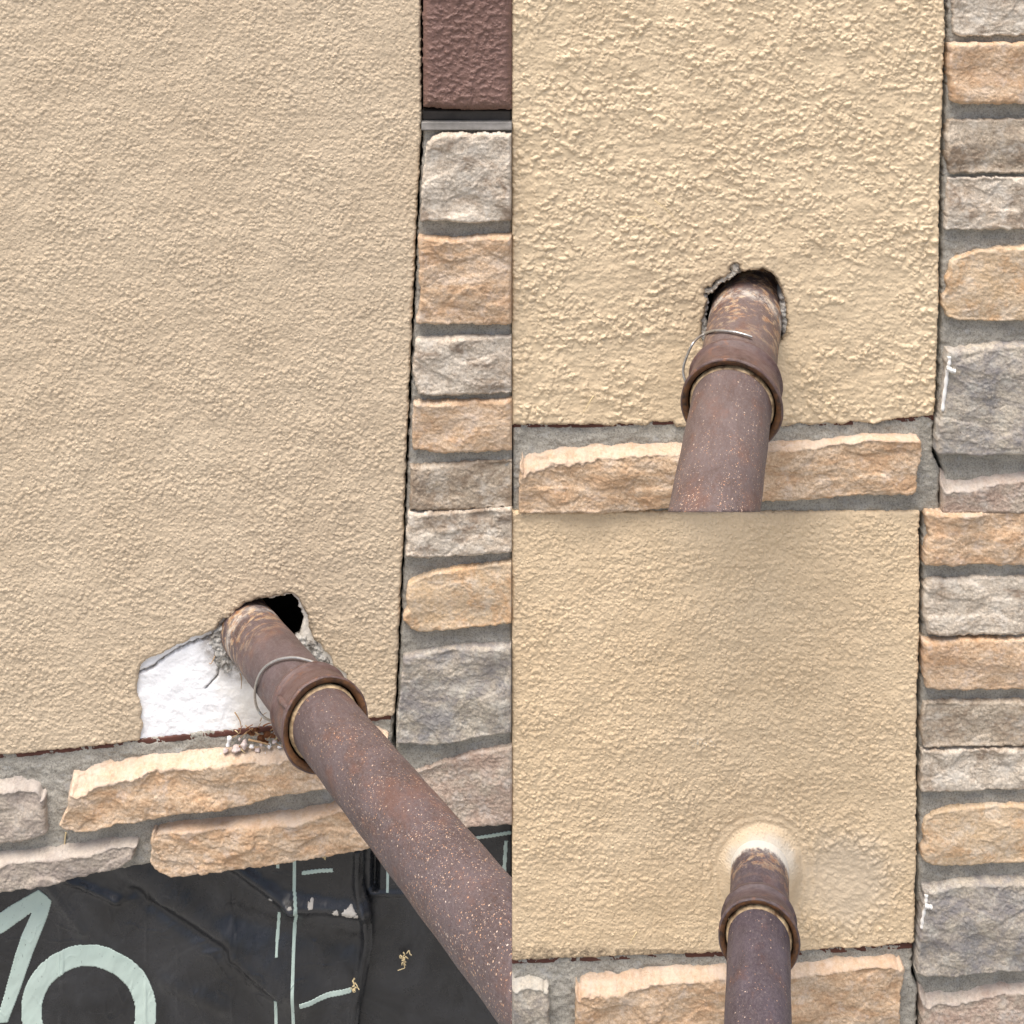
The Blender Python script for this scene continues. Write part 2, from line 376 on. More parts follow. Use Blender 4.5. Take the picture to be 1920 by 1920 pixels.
FLASH = simple('grey_metal_flashing', (.13, .12, .105), (.20, .185, .17), 70, .5, .4)
GRND = simple('concrete_ground', (.26, .25, .23), (.34, .33, .30), 4, .9, bsc=200, bd=.002)
# ---------------------------------------------------------------- setting: ground and the dark void inside the wall
bm = bmesh.new()
g = 30.
gv = [bm.verts.new(v) for v in ((-g, -g, -1.0), (g, -g, -1.0), (g, g, -1.0), (-g, g, -1.0))]; bm.faces.new(gv)
tag(obj('ground', bm, GRND, None, False), kind='structure')
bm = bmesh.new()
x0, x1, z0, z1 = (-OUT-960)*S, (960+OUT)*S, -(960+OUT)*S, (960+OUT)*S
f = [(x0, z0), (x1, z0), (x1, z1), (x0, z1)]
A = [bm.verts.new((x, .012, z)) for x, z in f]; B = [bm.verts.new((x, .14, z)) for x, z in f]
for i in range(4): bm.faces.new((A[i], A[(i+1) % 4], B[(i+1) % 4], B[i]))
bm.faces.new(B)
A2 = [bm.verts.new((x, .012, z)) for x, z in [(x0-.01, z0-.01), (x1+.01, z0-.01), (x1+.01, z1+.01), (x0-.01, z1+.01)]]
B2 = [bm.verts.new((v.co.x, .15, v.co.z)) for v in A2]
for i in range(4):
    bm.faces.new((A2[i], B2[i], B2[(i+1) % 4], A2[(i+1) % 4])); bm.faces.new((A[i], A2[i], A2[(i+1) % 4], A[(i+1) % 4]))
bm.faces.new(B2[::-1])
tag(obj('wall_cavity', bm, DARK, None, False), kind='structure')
# ---------------------------------------------------------------- stucco walls
SH = 20.
def lumps(X, Y, cell, s, warp=.35):
    wx = X/cell+warp*pn(X/(cell*1.7), Y/(cell*1.7), s+1); wy = Y/cell+warp*pn(X/(cell*1.7), Y/(cell*1.7), s+2)
    d, r = worley(wx, wy, s, .95)
    return np.clip(1-d*d*1.7, 0, 1), r
def grains(X, Y, cell, s, warp=.3):
    wx = X/cell+warp*pn(X/(cell*1.5), Y/(cell*1.5), s+1); wy = Y/cell+warp*pn(X/(cell*1.5), Y/(cell*1.5), s+2)
    d, r = worley(wx, wy, s, .9); return np.sqrt(np.clip(1-(d/.56)**2, 0, 1)), r
def h_left(X, Y, sd, td):
    flat = ss(-.45, .45, pn(X/95., Y/95., 3)+.5*pn(X/34., Y/34., 4))
    l1, r1 = grains(X, Y, 8.6, 11, .3); l2, r2 = grains(X+50, Y, 6., 12, .3)
    n = ss(-.1, .5, pn(X/14., Y/11., 5)+.5*pn(X/6., Y/6., 6))
    b = .8*(l1*(.3+r1)*1.9+np.where(r2 > .35, l2, 0)*1.1+n*.4)*(.62+.45*flat)
    return SH+b+1.4*fbm(X/70, Y/70, 8, 3)-1.5-4*(1-np.clip(sd/5, 0, 1))**2
def h_up(X, Y, sd, td):
    smooth = ss(-.5, .35, pn(X/120., Y/80., 23)+.6*pn(X/45., Y/30., 24)+.25*(1-ss(300, 620, Y)))
    l1, r1 = grains(X*.92, Y, 11., 31, .45); l2, r2 = grains(X+50, Y*1.05, 7., 32, .4)
    l1 = np.where(r1 > .50, l1, 0)*(.2+r1); l2 = np.where(r2 > .62, l2, 0)
    n = ss(.05, .75, pn(X/15., Y/9., 25)+.4*pn(X/6., Y/5., 26))
    b = (l1*2.5+l2*1.7)*(.25+.7*smooth)+n*.6*(.1+.9*smooth)+.8*fbm(X/24, Y/11, 27, 2)
    hx, hy = wp((1395, 590), SH); r = np.hypot(X-hx, (Y-hy)*.9); 
    b = b*(.55+.45*ss(60, 190, r))
    edge = ss(60, 5, np.abs(X-wp((1735, 0), SH)[0])); b = b+edge*2.2*ss(.1, .6, pn(X/11, Y/11, 41))*np.clip(sd/6, 0, 1)
    return SH+b+2.2*fbm(X/90, Y/90, 28, 3)-2-4*(1-np.clip(sd/5, 0, 1))**2
PCX, PCY = wp((1427, 1630), SH)
def lr_r(X, Y): return np.hypot(X-PCX, (Y-PCY)*np.where(Y < PCY, .93, .7))
def h_down(X, Y, sd, td):
    flat = ss(-.5, .4, pn(X/95., Y/80., 53)+.5*pn(X/34., Y/34., 54)-.55*ss(1560, 1760, Y))
    l1, r1 = grains(X, Y, 8.6, 61); l2, r2 = grains(X+50, Y, 6., 62)
    n = ss(-.1, .5, pn(X/14., Y/9., 55)+.5*pn(X/6., Y/5., 56))
    b = .82*(l1*(.25+r1)*1.9+np.where(r2 > .35, l2, 0)*1.0+n*.6)*(.58+.5*flat)+.4*fbm(X/30, Y/9, 57, 2)
    # repaired patch right of the pipe: knobblier, then trowelled flat
    px_, py_ = wp((1575, 1660), SH); rp = np.hypot((X-px_)/95, (Y-py_)/95)
    l3, r3 = lumps(X, Y, 9., 71, .5); pk = np.where(r3 > .45, l3, 0)*2.8
    ring = np.exp(-((rp-.95)/.32)**2); core = 1-ss(.45, .85, rp)
    b = b*(1-.75*np.clip(core, 0, 1))+pk*ring*.9+core*.8*n
    r = lr_r(X, Y)+2.5*pn(X/30, Y/30, 81); sm = ss(62, 112, r)
    sw = .7*np.sin(r/2.6+1.6*pn(X/40, Y/40, 80))*(1-ss(96, 130, r))*ss(58, 72, r)
    fil = 30*(1-ss(48, 84, r)**.7)
    return SH+b*sm+sw+fil+1.6*fbm(X/80, Y/80, 58, 3)*sm-1.5-4*(1-np.clip(sd/5, 0, 1))**2*ss(60, 90, r)
L_edge = [(789, -10), (788, 40), (789, 120), (790, 205), (786, 300), (780, 410), (776, 520), (770, 640), (766, 740), (761, 850), (757, 960), (753, 1060), (750, 1110), (748, 1170), (744, 1260), (741, 1320), (737, 1343)]
L_chip = [(737, 1343), (700, 1348), (660, 1352), (640, 1345), (634, 1310), (640, 1290), (648, 1281), (650, 1266), (638, 1259), (625, 1253), (620, 1235), (608, 1224), (600, 1208), (588, 1203), (582, 1188), (577, 1176), (576, 1154), (566, 1140), (560, 1124), (549, 1114), (537, 1114), (529, 1120), (516, 1118), (498, 1122), (481, 1125), (468, 1131), (457, 1132), (451, 1141), (441, 1148), (430, 1160), (416, 1163), (410, 1170), (403, 1183), (390, 1188), (375, 1194), (362, 1196), (347, 1205), (330, 1211), (316, 1220), (300, 1228), (278, 1236), (262, 1248), (258, 1276), (255, 1297), (260, 1316), (264, 1335), (262, 1350), (267, 1363), (262, 1380), (261, 1391)]
stL = thing('stucco_wall', 'tan stucco wall with a broken hole showing white foam beside the slanting pipe', 'wall', W(400, 1400, 0))
dirt_hole = lambda cx, cy, r0, r1: (lambda X, Y, sd, td: (1-ss(r0, r1, np.hypot(X-wp((cx, cy), SH)[0], Y-wp((cx, cy), SH)[1]))))
def dirtL(X, Y, sd, td):
    a = dirt_hole(500, 1190, 70, 120)(X, Y, sd, td)*(1-ss(2, 14, np.abs(sd))); return np.clip(a, 0, 1)*.9
polyL = [(-10, -10)]+L_edge[:-1]+L_chip+[(150, 1403), (38, 1415), (-10, 1420)]
relief('stucco_face', [rough(polyL, 1.1, 5, 3)], SH, h_left, STUC_L, stL, 1.45, -4., {'dirt': dirtL})
hole_c = [(405, 1192), (416, 1172), (430, 1160), (451, 1143), (458, 1133), (481, 1126), (516, 1119), (537, 1115), (549, 1115), (558, 1128), (562, 1150), (566, 1175), (560, 1202), (545, 1215), (560, 1260), (520, 1290), (455, 1255), (425, 1235), (410, 1215)]
def crackf(X, Y):
    def pl(pts, w_):
        pts = [wp(p, 10) for p in pts]; X2 = X+2.5*pn(X/9, Y/9, 97); Y2 = Y+2.5*pn(X/9, Y/9, 98); m_ = 0
        for a_, b_ in zip(pts, pts[1:]):
            dx, dy = b_[0]-a_[0], b_[1]-a_[1]; t_ = np.clip(((X2-a_[0])*dx+(Y2-a_[1])*dy)/(dx*dx+dy*dy), 0, 1)
            m_ = np.maximum(m_, np.exp(-((X2-a_[0]-t_*dx)**2+(Y2-a_[1]-t_*dy)**2)/(w_*w_)))
        return m_
    return np.maximum(pl([(260, 1260), (278, 1256), (290, 1248), (316, 1228), (347, 1211), (372, 1200), (400, 1192)], 2.4), .8*pl([(386, 1291), (398, 1278), (408, 1266), (410, 1250), (402, 1238)], 1.6))
def h_foam(X, Y, sd, td):
    return 10+1.5*fbm(X/30, Y/30, 90, 4, .5)+.5*lumps(X, Y, 9, 91)[0]-5*(1-np.clip(sd/6, 0, 1))**2-9*crackf(X, Y)
def d_foam(X, Y, sd, td):
    cx, cy = wp((470, 1200), 10); r = np.hypot((X-cx)*.95, (Y-cy)*1.1)
    return np.clip(1.2*crackf(X, Y)+1-ss(62, 110, r)+.6*(1-ss(0, 9, wp((0, 1363), 10)[1]-Y-(X-560)*.105))*(X > wp((430, 0), 10)[0]), 0, 1)*.95
def c_foam(X, Y, sd, td): return .75*ss(380, 500, X+25*fbm(X/40, Y/40, 92))
foam_poly = [(235, 1090), (690, 1090), (690, 1344), (640, 1352), (560, 1361), (480, 1369), (400, 1377), (320, 1385), (262, 1391), (235, 1393)]
relief('foam_board', [rough(foam_poly, 1, 6, 9), rough(hole_c, 2.5, 5, 8)], 10., h_foam, FOAM, stL, 2., -45., {'dirt': d_foam, 'cream': c_foam})
# grey base coat crumbling right of the pipe
bc = [(548, 1200), (560, 1196), (575, 1190), (590, 1202), (602, 1212), (610, 1226), (622, 1238), (626, 1254), (618, 1262), (590, 1262), (560, 1250), (545, 1225)]
relief('crumbling_base_coat', [rough(bc, 3, 4, 19)], 12., lambda X, Y, sd, td: 14+3.5*fbm(X/9, Y/9, 77, 4, .7)-6*(1-np.clip(sd/5, 0, 1))**2, CRUMB, stL, 1.6, -2., {'dirt': lambda X, Y, sd, td: .9*ss(-.2, .5, fbm(X/18, Y/18, 78)), 'cream': lambda X, Y, sd, td: X*0})
bc2 = [(398, 1186), (412, 1174), (424, 1166), (432, 1176), (424, 1200), (432, 1228), (440, 1250), (425, 1262), (408, 1250), (398, 1226), (392, 1205)]
relief('crumbling_base_coat', [rough(bc2, 3, 4, 29)], 12., lambda X, Y, sd, td: 14+3.5*fbm(X/8, Y/8, 87, 4, .7)-6*(1-np.clip(sd/5, 0, 1))**2, CRUMB, stL, 1.6, -2., {'dirt': lambda X, Y, sd, td: .95*ss(-.3, .4, fbm(X/14, Y/14, 88)), 'cream': lambda X, Y, sd, td: X*0})
def strip(name, top, hgt, parent, h=13., mat=None):
    p = list(top)+[(x, y+hgt) for x, y in reversed(top)]
    return relief(name, [p], h, lambda X, Y, sd, td: h+.5*pn(X/40, Y/40, 5)-2*(1-np.clip(sd/2, 0, 1)), mat or SCREED, parent, 1.6, -8.)
strip('weep_screed', [(-10, 1414), (38, 1409), (150, 1397), (262, 1386), (420, 1370), (560, 1356), (660, 1346), (733, 1338)], 12, stL)
# brown band, dark joint and flashing above the left stones
stB = thing('stucco_wall', 'dark brown painted stucco block above the grey stone, top centre', 'wall', W(870, 200, 0))
def h_band(X, Y, sd, td):
    l1, r1 = lumps(X, Y, 12., 101, .5); n = ss(-.1, .5, pn(X/12, Y/9, 102)+.4*pn(X/5, Y/5, 103))
    return 30+(l1*1.5*r1+n*2.4)*(.5+.5*ss(0, 30, sd))+1.5*fbm(X/60, Y/60, 104)-14*(1-np.clip(sd/16, 0, 1))**2.2
relief('stucco_face', [rough([(791, -10), (960, -10), (960, 207), (900, 208), (850, 207), (792, 203)], .8, 6, 4, (960,))], 30., h_band, STUC_B, stB, 1.6, -8., {'dirt': lambda X, Y, sd, td: (1-ss(0, 45, wp((0, 207), 30)[1]-Y))*.6})
fl = thing('metal_flashing', 'thin weathered grey flashing strip under the brown stucco block', 'flashing', W(870, 235, 0))
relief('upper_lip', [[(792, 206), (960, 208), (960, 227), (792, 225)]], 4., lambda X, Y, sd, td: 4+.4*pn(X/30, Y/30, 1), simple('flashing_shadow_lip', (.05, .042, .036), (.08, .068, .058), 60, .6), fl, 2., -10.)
relief('drip_edge', [[(790, 229), (960, 228), (960, 246), (812, 246), (790, 246)]], 26., lambda X, Y, sd, td: 22+5*ss(0, 16, td)+.5*pn(X/30, Y/12, 2), FLASH, fl, 2., -10.)
# upper right stucco
stU = thing('stucco_wall', 'coarse knobbly tan stucco wall with a ragged black hole above the upright pipe', 'wall', W(1400, 800, 0))
U_edge = [(1772, -10), (1772, 40), (1769, 187), (1764, 280), (1762, 410), (1761, 515), (1760, 608), (1757, 684), (1754, 765), (1752, 781)]
polyU = [(960, -10)]+U_edge+[(1700, 785), (1660, 790), (1640, 796), (1600, 791), (1580, 799), (1550, 793), (1520, 801), (1500, 794), (1480, 802), (1461, 800), (1380, 803), (1300, 803), (1270, 803), (1262, 793), (1220, 794), (1210, 801), (1190, 797), (1160, 796), (1150, 803), (1127, 798), (1040, 798), (960, 798)]
U_hole = [(1322, 543), (1328, 538), (1335, 541), (1338, 532), (1348, 526), (1360, 521), (1368, 515), (1373, 511), (1370, 503), (1373, 498), (1380, 494), (1387, 498), (1388, 507), (1396, 511), (1406, 506), (1417, 508), (1430, 504), (1444, 511), (1455, 521), (1461, 532), (1467, 548), (1472, 560), (1474, 575), (1477, 590), (1475, 608), (1474, 627), (1463, 642), (1440, 652), (1395, 658), (1345, 650), (1317, 642), (1314, 632), (1318, 617), (1317, 603), (1322, 590), (1325, 575), (1327, 562), (1320, 557)]
def dirtU(X, Y, sd, td): return np.clip(dirt_hole(1395, 580, 95, 120)(X, Y, sd, td)*(1-ss(0, 9, np.abs(sd)))+.7*(1-ss(0, 5, wp((0, 796), SH)[1]-Y)), 0, 1)
relief('stucco_face', [rough(polyU, .9, 5, 13, (960,)), rough(U_hole, 1.6, 4, 14)], SH, h_up, STUC_U, stU, 1.4, -4., {'dirt': dirtU})
U_in = [(1318, 540), (1330, 520), (1360, 500), (1380, 488), (1400, 488), (1430, 490), (1455, 500), (1468, 530), (1463, 560), (1466, 600), (1464, 640), (1395, 652), (1330, 645), (1326, 600), (1332, 570)]
relief('foam_board', [[(1290, 470), (1500, 470), (1500, 690), (1290, 690)], rough(U_in, 2.6, 4, 15)], 9., lambda X, Y, sd, td: 11+3.0*fbm(X/9, Y/9, 67, 4, .7)-8*(1-np.clip(sd/8, 0, 1))**2, CRUMB, stU, 1.6, -45., {'dirt': lambda X, Y, sd, td: .9*ss(-.1, .5, fbm(X/12, Y/12, 68)), 'cream': lambda X, Y, sd, td: X*0})
relief('crumbling_base_coat', [rough([(1316, 548), (1322, 538), (1336, 536), (1358, 516), (1370, 508), (1366, 494), (1384, 488), (1394, 506), (1386, 514), (1374, 520), (1352, 534), (1340, 546), (1328, 556)], 2.2, 4, 16)], 12., lambda X, Y, sd, td: 13+3.0*fbm(X/8, Y/8, 167, 4, .7)-5*(1-np.clip(sd/5, 0, 1))**2, CRUMB, stU, 1.4, 0., {'dirt': lambda X, Y, sd, td: .9*ss(-.1, .5, fbm(X/12, Y/12, 168)), 'cream': lambda X, Y, sd, td: 1+X*0})
strip('weep_screed', [(960, 790), (1127, 789), (1260, 784), (1461, 789), (1641, 784), (1751, 776)], 13, stU, 12.)
# lower right stucco
stD = thing('stucco_wall', 'repaired tan stucco wall with a smooth plaster collar sealed around the pipe', 'wall', W(1400, 1790, 0))
D_edge = [(1725, 960), (1725, 1095), (1724, 1204), (1720, 1339), (1719, 1475), (1719, 1560), (1718, 1656), (1714, 1770)]
polyD = [(960, 960)]+D_edge+[(1640, 1778), (1555, 1781), (1500, 1786), (1430, 1787), (1350, 1789), (1189, 1794), (1097, 1798), (960, 1803)]
relief('stucco_face', [rough(polyD, .9, 5, 23, (960,))], SH, h_down, STUC_D, stD, 1.45, -4.,
       {'patch': lambda X, Y, sd, td: np.clip(.25*(1-ss(70, 118, lr_r(X, Y)+6*pn(X/20, Y/20, 3)))+.75*(1-ss(.45, 1.2, np.hypot((X-wp((1590, 1650), SH)[0])/95, (Y-wp((1590, 1650), SH)[1])/105)+.15*pn(X/25, Y/25, 9))), 0, 1),
        'white': lambda X, Y, sd, td: .7*(1-ss(58, 76, lr_r(X, Y)+5*fbm(X/26, Y/18, 5, 3)))*ss(12, -34, Y-PCY)+.8*ss(.25, .4, pn(X/4, Y/4, 7))*np.exp(-((X-wp((1318, 0), SH)[0])/26)**2-((Y-wp((0, 1394), SH)[1])/10)**2),
        'dirt': lambda X, Y, sd, td: .8*(1-ss(0, 4, wp((0, 1786), SH)[1]-Y-(1400-X)*.02))})
strip('weep_screed', [(960, 1796), (1097, 1791), (1189, 1787), (1350, 1782), (1500, 1779), (1640, 1771), (1712, 1766)], 13, stD, 12.)
# ---------------------------------------------------------------- stone veneer
def h_mortar(s, tilt=0.):
    def f(X, Y, sd, td): return 12+2.6*fbm(X/45, Y/30, s, 4)+1.2*pn(X/4.5, Y/4.5, s+3)+1.2*pn(X/12, Y/10, s+4)-7*(1-np.clip(sd/7, 0, 1))**2
    return f
def mortar(poly, parent, s, openx=(960,)): return relief('mortar', [rough(poly, 1.1, 6, s, openx)], 7., h_mortar(s), MORTAR, parent, 2.2, -35.)
_sc = [100]
def stone(poly, mat, parent, label, h=36., ledge=None, bevel=6., cleft=1.0, coarse=1., zs=1.):
    _sc[0] += 7; s = _sc[0]; h = h-8+((s*37) % 9)-4
    def f(X, Y, sd, td):
        t = np.clip(sd/bevel, 0, 1); prof = .74+.26*np.sqrt(np.clip(1-(1-t)**2, 0, 1))
        wx = X+8*pn(X/50, Y/50, s+1); wy = Y+6*pn(X/40, Y/30, s+2)
        tilt = 3*np.sin((X-X.mean())/120+s)+7*pn(X/90, Y/70, s)
        d = 0.
        for q, (sx, sy, am) in enumerate(((95, 60, 2.4), (50, 26*zs, 1.0), (27, 13*zs, .45))):
            v_ = pn(wx/sx, wy/sy, s+3+q); d = d+am*ss(-.05, .05, v_+.02*q)-am*.5+am*.6*v_
        q_ = np.abs(pn(wx/44, wy/(30*zs), s+20)); d = d-1.3*np.exp(-(q_/.02)**2)*ss(-.1, .2, pn(X/60, Y/60, s+21))
        d = cleft*d+coarse*(.9*fbm(wx/9, wy/7, s+5, 3, .7)+.9*np.minimum(0, .25-worley(X/6.5, Y/6.5, s+15)[0]*0-np.abs(pn(X/5, Y/5, s+16)))*0)+.75*pn(X/3.6, Y/3.4, s+8)
        H = h*prof+tilt*t+d*(.35+.65*t)
        if ledge:
            lw = np.interp(X, [wp((q[0], 0), h)[0] for q in ledge], [q[1] for q in ledge])
            lw = lw*(1+.25*fbm(X/30, Y/60, s+9, 4))
            k = np.clip(td/lw, 0, 1); lh = 5+(h*.97)*k**1.3+1.5*fbm(X/16, Y/10, s+11, 4)
            H = np.where(td < lw, np.minimum(lh, H+2), H)
        return H
    def smear_and_light(X, Y, sd, td):
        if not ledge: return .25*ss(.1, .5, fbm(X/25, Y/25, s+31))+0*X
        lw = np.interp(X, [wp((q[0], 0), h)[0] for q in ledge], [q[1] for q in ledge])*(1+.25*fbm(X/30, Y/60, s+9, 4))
        return (1-ss(.9, 1.12, td/lw))*.6  # top light painted onto ledges as pale colour, mixed with mortar smear
    pm = h*.85
    o = relief('stone', [rough(poly, 1.3, 5, s, (960, 1930))], pm, f, mat, parent, 1.7, -4., {'smear_and_light': smear_and_light}); o['label'] = label
    return o
RB = (960,)
vL = thing('stone_veneer_wall', 'stone veneer running down the middle and under the white foam patch, beside the slanting pipe', 'wall', W(870, 1400, 0))
gap = 3.5
mL = [(960, 235), (960, 1545), (880, 1552), (760, 1575), (752, 1500), (748, 1440), (745, 1412), (741, 1398), (742, 1360)]+[(x+gap, y) for x, y in reversed(L_edge) if y > 235]+[(793, 235)]
mortar(mL, vL, 201)
mL2 = [(-10, 1405), (150, 1390), (400, 1365), (640, 1340), (733, 1335), (738, 1350), (737, 1380), (735, 1399), (741, 1413), (744, 1440), (748, 1500), (752, 1575), (710, 1584), (500, 1608), (284, 1618), (230, 1628), (120, 1648), (-10, 1672)]
mortar(mL2, vL, 211)
stone([(800, 268), (812, 256), (835, 249), (960, 249), (960, 413), (880, 420), (840, 414), (788, 416), (791, 340)], WHITE, vL, 'pale grey stone with brown veins', 40)
stone([(784, 442), (820, 446), (845, 449), (870, 446), (905, 442), (960, 441), (960, 607), (900, 609), (850, 607), (810, 609), (779, 605), (785, 575), (789, 555), (784, 520), (786, 480)], BUFF, vL, 'square buff split faced stone', 40)
stone([(779, 636), (800, 632), (960, 630), (960, 737), (880, 740), (800, 742), (783, 738), (775, 710), (773, 685), (777, 660)], WHITE, vL, 'whitish stone with a pale chipped left end', 36)
stone([(775, 753), (800, 752), (960, 749), (960, 844), (900, 848), (820, 850), (775, 843), (772, 820), (773, 780)], BUFF, vL, 'pinkish buff stone with a flat left end', 36, cleft=.5)
stone([(768, 872), (800, 870), (960, 862), (960, 950), (850, 957), (766, 956), (768, 920)], BROWN, vL, 'grey brown mottled stone', 34, cleft=.6)
stone([(766, 961), (850, 959), (960, 953), (960, 1036), (860, 1043), (790, 1046), (760, 1044), (762, 1000)], WHITE, vL, 'whitish stone tight under the grey brown one', 36)
stone([(765, 1096), (775, 1088), (800, 1079), (830, 1070), (870, 1065), (960, 1055), (960, 1169), (860, 1180), (800, 1186), (770, 1180), (755, 1163), (757, 1150), (765, 1140), (761, 1120)], BUFF2, vL, 'light buff stone with a ragged rounded end', 38, cleft=.45)
stone([(756, 1232), (790, 1225), (850, 1215), (960, 1209), (960, 1374), (900, 1383), (850, 1393), (800, 1399), (765, 1394), (742, 1395), (745, 1350), (752, 1290)], GREY, vL, 'large blue grey stone', 40, cleft=.8)
stone([(750, 1452), (777, 1449), (830, 1429), (880, 1412), (960, 1398), (960, 1545), (870, 1552), (800, 1562), (752, 1568), (748, 1500)], PINK, vL, 'pinkish stone behind the pipe', 36, cleft=.4, coarse=1.4)
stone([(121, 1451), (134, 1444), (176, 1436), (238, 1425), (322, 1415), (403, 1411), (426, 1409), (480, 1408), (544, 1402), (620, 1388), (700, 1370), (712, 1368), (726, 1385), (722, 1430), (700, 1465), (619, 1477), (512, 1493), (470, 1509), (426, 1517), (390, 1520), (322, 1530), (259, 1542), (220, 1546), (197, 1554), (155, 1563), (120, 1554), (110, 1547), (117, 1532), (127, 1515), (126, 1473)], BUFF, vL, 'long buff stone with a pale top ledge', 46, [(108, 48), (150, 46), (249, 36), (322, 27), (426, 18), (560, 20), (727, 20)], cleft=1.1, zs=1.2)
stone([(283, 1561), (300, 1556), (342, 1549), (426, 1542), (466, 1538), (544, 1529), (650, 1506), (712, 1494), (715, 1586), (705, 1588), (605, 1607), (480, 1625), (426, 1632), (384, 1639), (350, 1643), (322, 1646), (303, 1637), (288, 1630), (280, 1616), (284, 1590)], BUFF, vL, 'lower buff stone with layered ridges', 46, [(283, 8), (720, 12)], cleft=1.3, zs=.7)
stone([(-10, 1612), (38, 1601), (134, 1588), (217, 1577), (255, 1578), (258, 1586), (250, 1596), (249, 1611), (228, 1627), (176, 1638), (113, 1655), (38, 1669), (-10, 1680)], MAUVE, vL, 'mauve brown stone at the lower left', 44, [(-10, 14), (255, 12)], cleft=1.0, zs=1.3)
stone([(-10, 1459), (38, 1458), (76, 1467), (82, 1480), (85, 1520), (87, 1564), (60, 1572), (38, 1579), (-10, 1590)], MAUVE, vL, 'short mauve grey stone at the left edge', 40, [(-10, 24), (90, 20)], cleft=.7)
# upper right veneer
vU = thing('stone_veneer_wall', 'stone veneer down the right and under the coarse stucco with the ragged hole', 'wall', W(1840, 900, 0))
mU = [(x+gap, y) for x, y in U_edge if y < 770]+[(1757, 786), (1755, 840), (1756, 853), (1768, 880), (1766, 905), (1765, 960), (1930, 960), (1930, -10)]
mortar(mU, vU, 221)
mU2 = [(960, 785), (1300, 778), (1600, 780), (1746, 775), (1750, 786), (1749, 845), (1751, 856), (1763, 882), (1761, 905), (1760, 960), (960, 960)]
mortar(mU2, vU, 231)
stone([(1785, -10), (1930, -10), (1930, 67), (1800, 68), (1788, 62), (1785, 40)], WHITE, vU, 'whitish stone at the top edge', 36)
stone([(1781, 82), (1800, 80), (1930, 80), (1930, 194), (1870, 196), (1800, 195), (1784, 190), (1780, 150), (1779, 110)], BUFF, vU, 'buff stone with a flat left end', 38, cleft=.6)
stone([(1778, 226), (1800, 224), (1930, 222), (1930, 325), (1780, 325), (1774, 300), (1774, 260)], BROWN, vU, 'grey brown mottled stone', 36, cleft=.6)
stone([(1777, 333), (1800, 332), (1930, 331), (1930, 428), (1840, 431), (1773, 431), (1772, 400), (1777, 370)], WHITE, vU, 'whitish stone with brown pits', 38)
stone([(1782, 492), (1795, 482), (1830, 470), (1880, 463), (1930, 460), (1930, 601), (1850, 602), (1800, 601), (1775, 592), (1768, 575), (1770, 555), (1777, 540), (1774, 520), (1781, 508)], BUFF2, vU, 'light buff stone with a ragged rounded end', 40, cleft=.45)
stone([(1776, 657), (1800, 655), (1850, 648), (1930, 641), (1930, 850), (1870, 853), (1830, 856), (1790, 851), (1757, 852), (1754, 845), (1758, 800), (1768, 750), (1772, 700)], GREY, vU, 'large grey stone with a white caulk streak', 42, cleft=.8)
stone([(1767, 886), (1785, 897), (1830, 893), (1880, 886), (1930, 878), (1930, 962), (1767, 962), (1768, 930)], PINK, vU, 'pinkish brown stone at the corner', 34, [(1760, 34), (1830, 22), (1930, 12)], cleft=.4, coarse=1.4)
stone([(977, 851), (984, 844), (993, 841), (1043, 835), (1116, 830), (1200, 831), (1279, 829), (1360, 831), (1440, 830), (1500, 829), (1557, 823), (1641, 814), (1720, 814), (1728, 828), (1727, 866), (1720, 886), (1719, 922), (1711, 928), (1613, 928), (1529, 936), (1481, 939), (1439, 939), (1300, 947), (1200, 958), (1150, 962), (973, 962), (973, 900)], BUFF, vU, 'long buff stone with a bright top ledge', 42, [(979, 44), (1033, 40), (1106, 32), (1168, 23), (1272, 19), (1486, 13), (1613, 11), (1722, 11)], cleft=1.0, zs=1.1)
# lower right veneer
vD = thing('stone_veneer_wall', 'stone veneer down the right and under the repaired stucco with the plaster collar', 'wall', W(1840, 1850, 0))
mD = [(x+gap, y) for x, y in D_edge[:-1]]+[(1719, 1778), (1716, 1818), (1717, 1832), (1726, 1850), (1724, 1880), (1724, 1930), (1930, 1930), (1930, 960)]
mortar(mD, vD, 241)
mD2 = [(960, 1790), (1400, 1772), (1700, 1762), (1711, 1764), (1712, 1790), (1709, 1818), (1712, 1834), (1721, 1852), (1719, 1880), (1719, 1930), (960, 1930)]
mortar(mD2, vD, 251)
stone([(1735, 960), (1930, 960), (1930, 1057), (1870, 1060), (1830, 1058), (1790, 1061), (1732, 1060), (1733, 1035), (1741, 1005), (1737, 980)], BUFF, vD, 'buff split faced stone at the top', 40)
stone([(1735, 1090), (1745, 1085), (1800, 1083), (1930, 1080), (1930, 1188), (1860, 1190), (1780, 1192), (1740, 1189), (1734, 1165), (1730, 1135), (1732, 1115)], WHITE, vD, 'whitish stone with grey blotches', 36)
stone([(1731, 1201), (1760, 1200), (1930, 1198), (1930, 1290), (1860, 1293), (1770, 1294), (1735, 1290), (1731, 1260)], BUFF, vD, 'buff stone with a flat left end', 36, cleft=.5)
stone([(1732, 1320), (1760, 1316), (1930, 1314), (1930, 1396), (1840, 1400), (1730, 1402), (1727, 1360)], BROWN, vD, 'grey brown mottled stone', 34, cleft=.6)
stone([(1730, 1407), (1830, 1404), (1930, 1400), (1930, 1478), (1840, 1482), (1760, 1485), (1726, 1484), (1728, 1440)], WHITE, vD, 'whitish stone tight under the grey brown one', 36)
stone([(1736, 1536), (1748, 1527), (1790, 1515), (1830, 1511), (1930, 1507), (1930, 1617), (1850, 1619), (1800, 1624), (1750, 1623), (1730, 1612), (1726, 1595), (1733, 1580), (1730, 1560)], BUFF2, vD, 'light buff stone with a ragged rounded end', 38, cleft=.45)
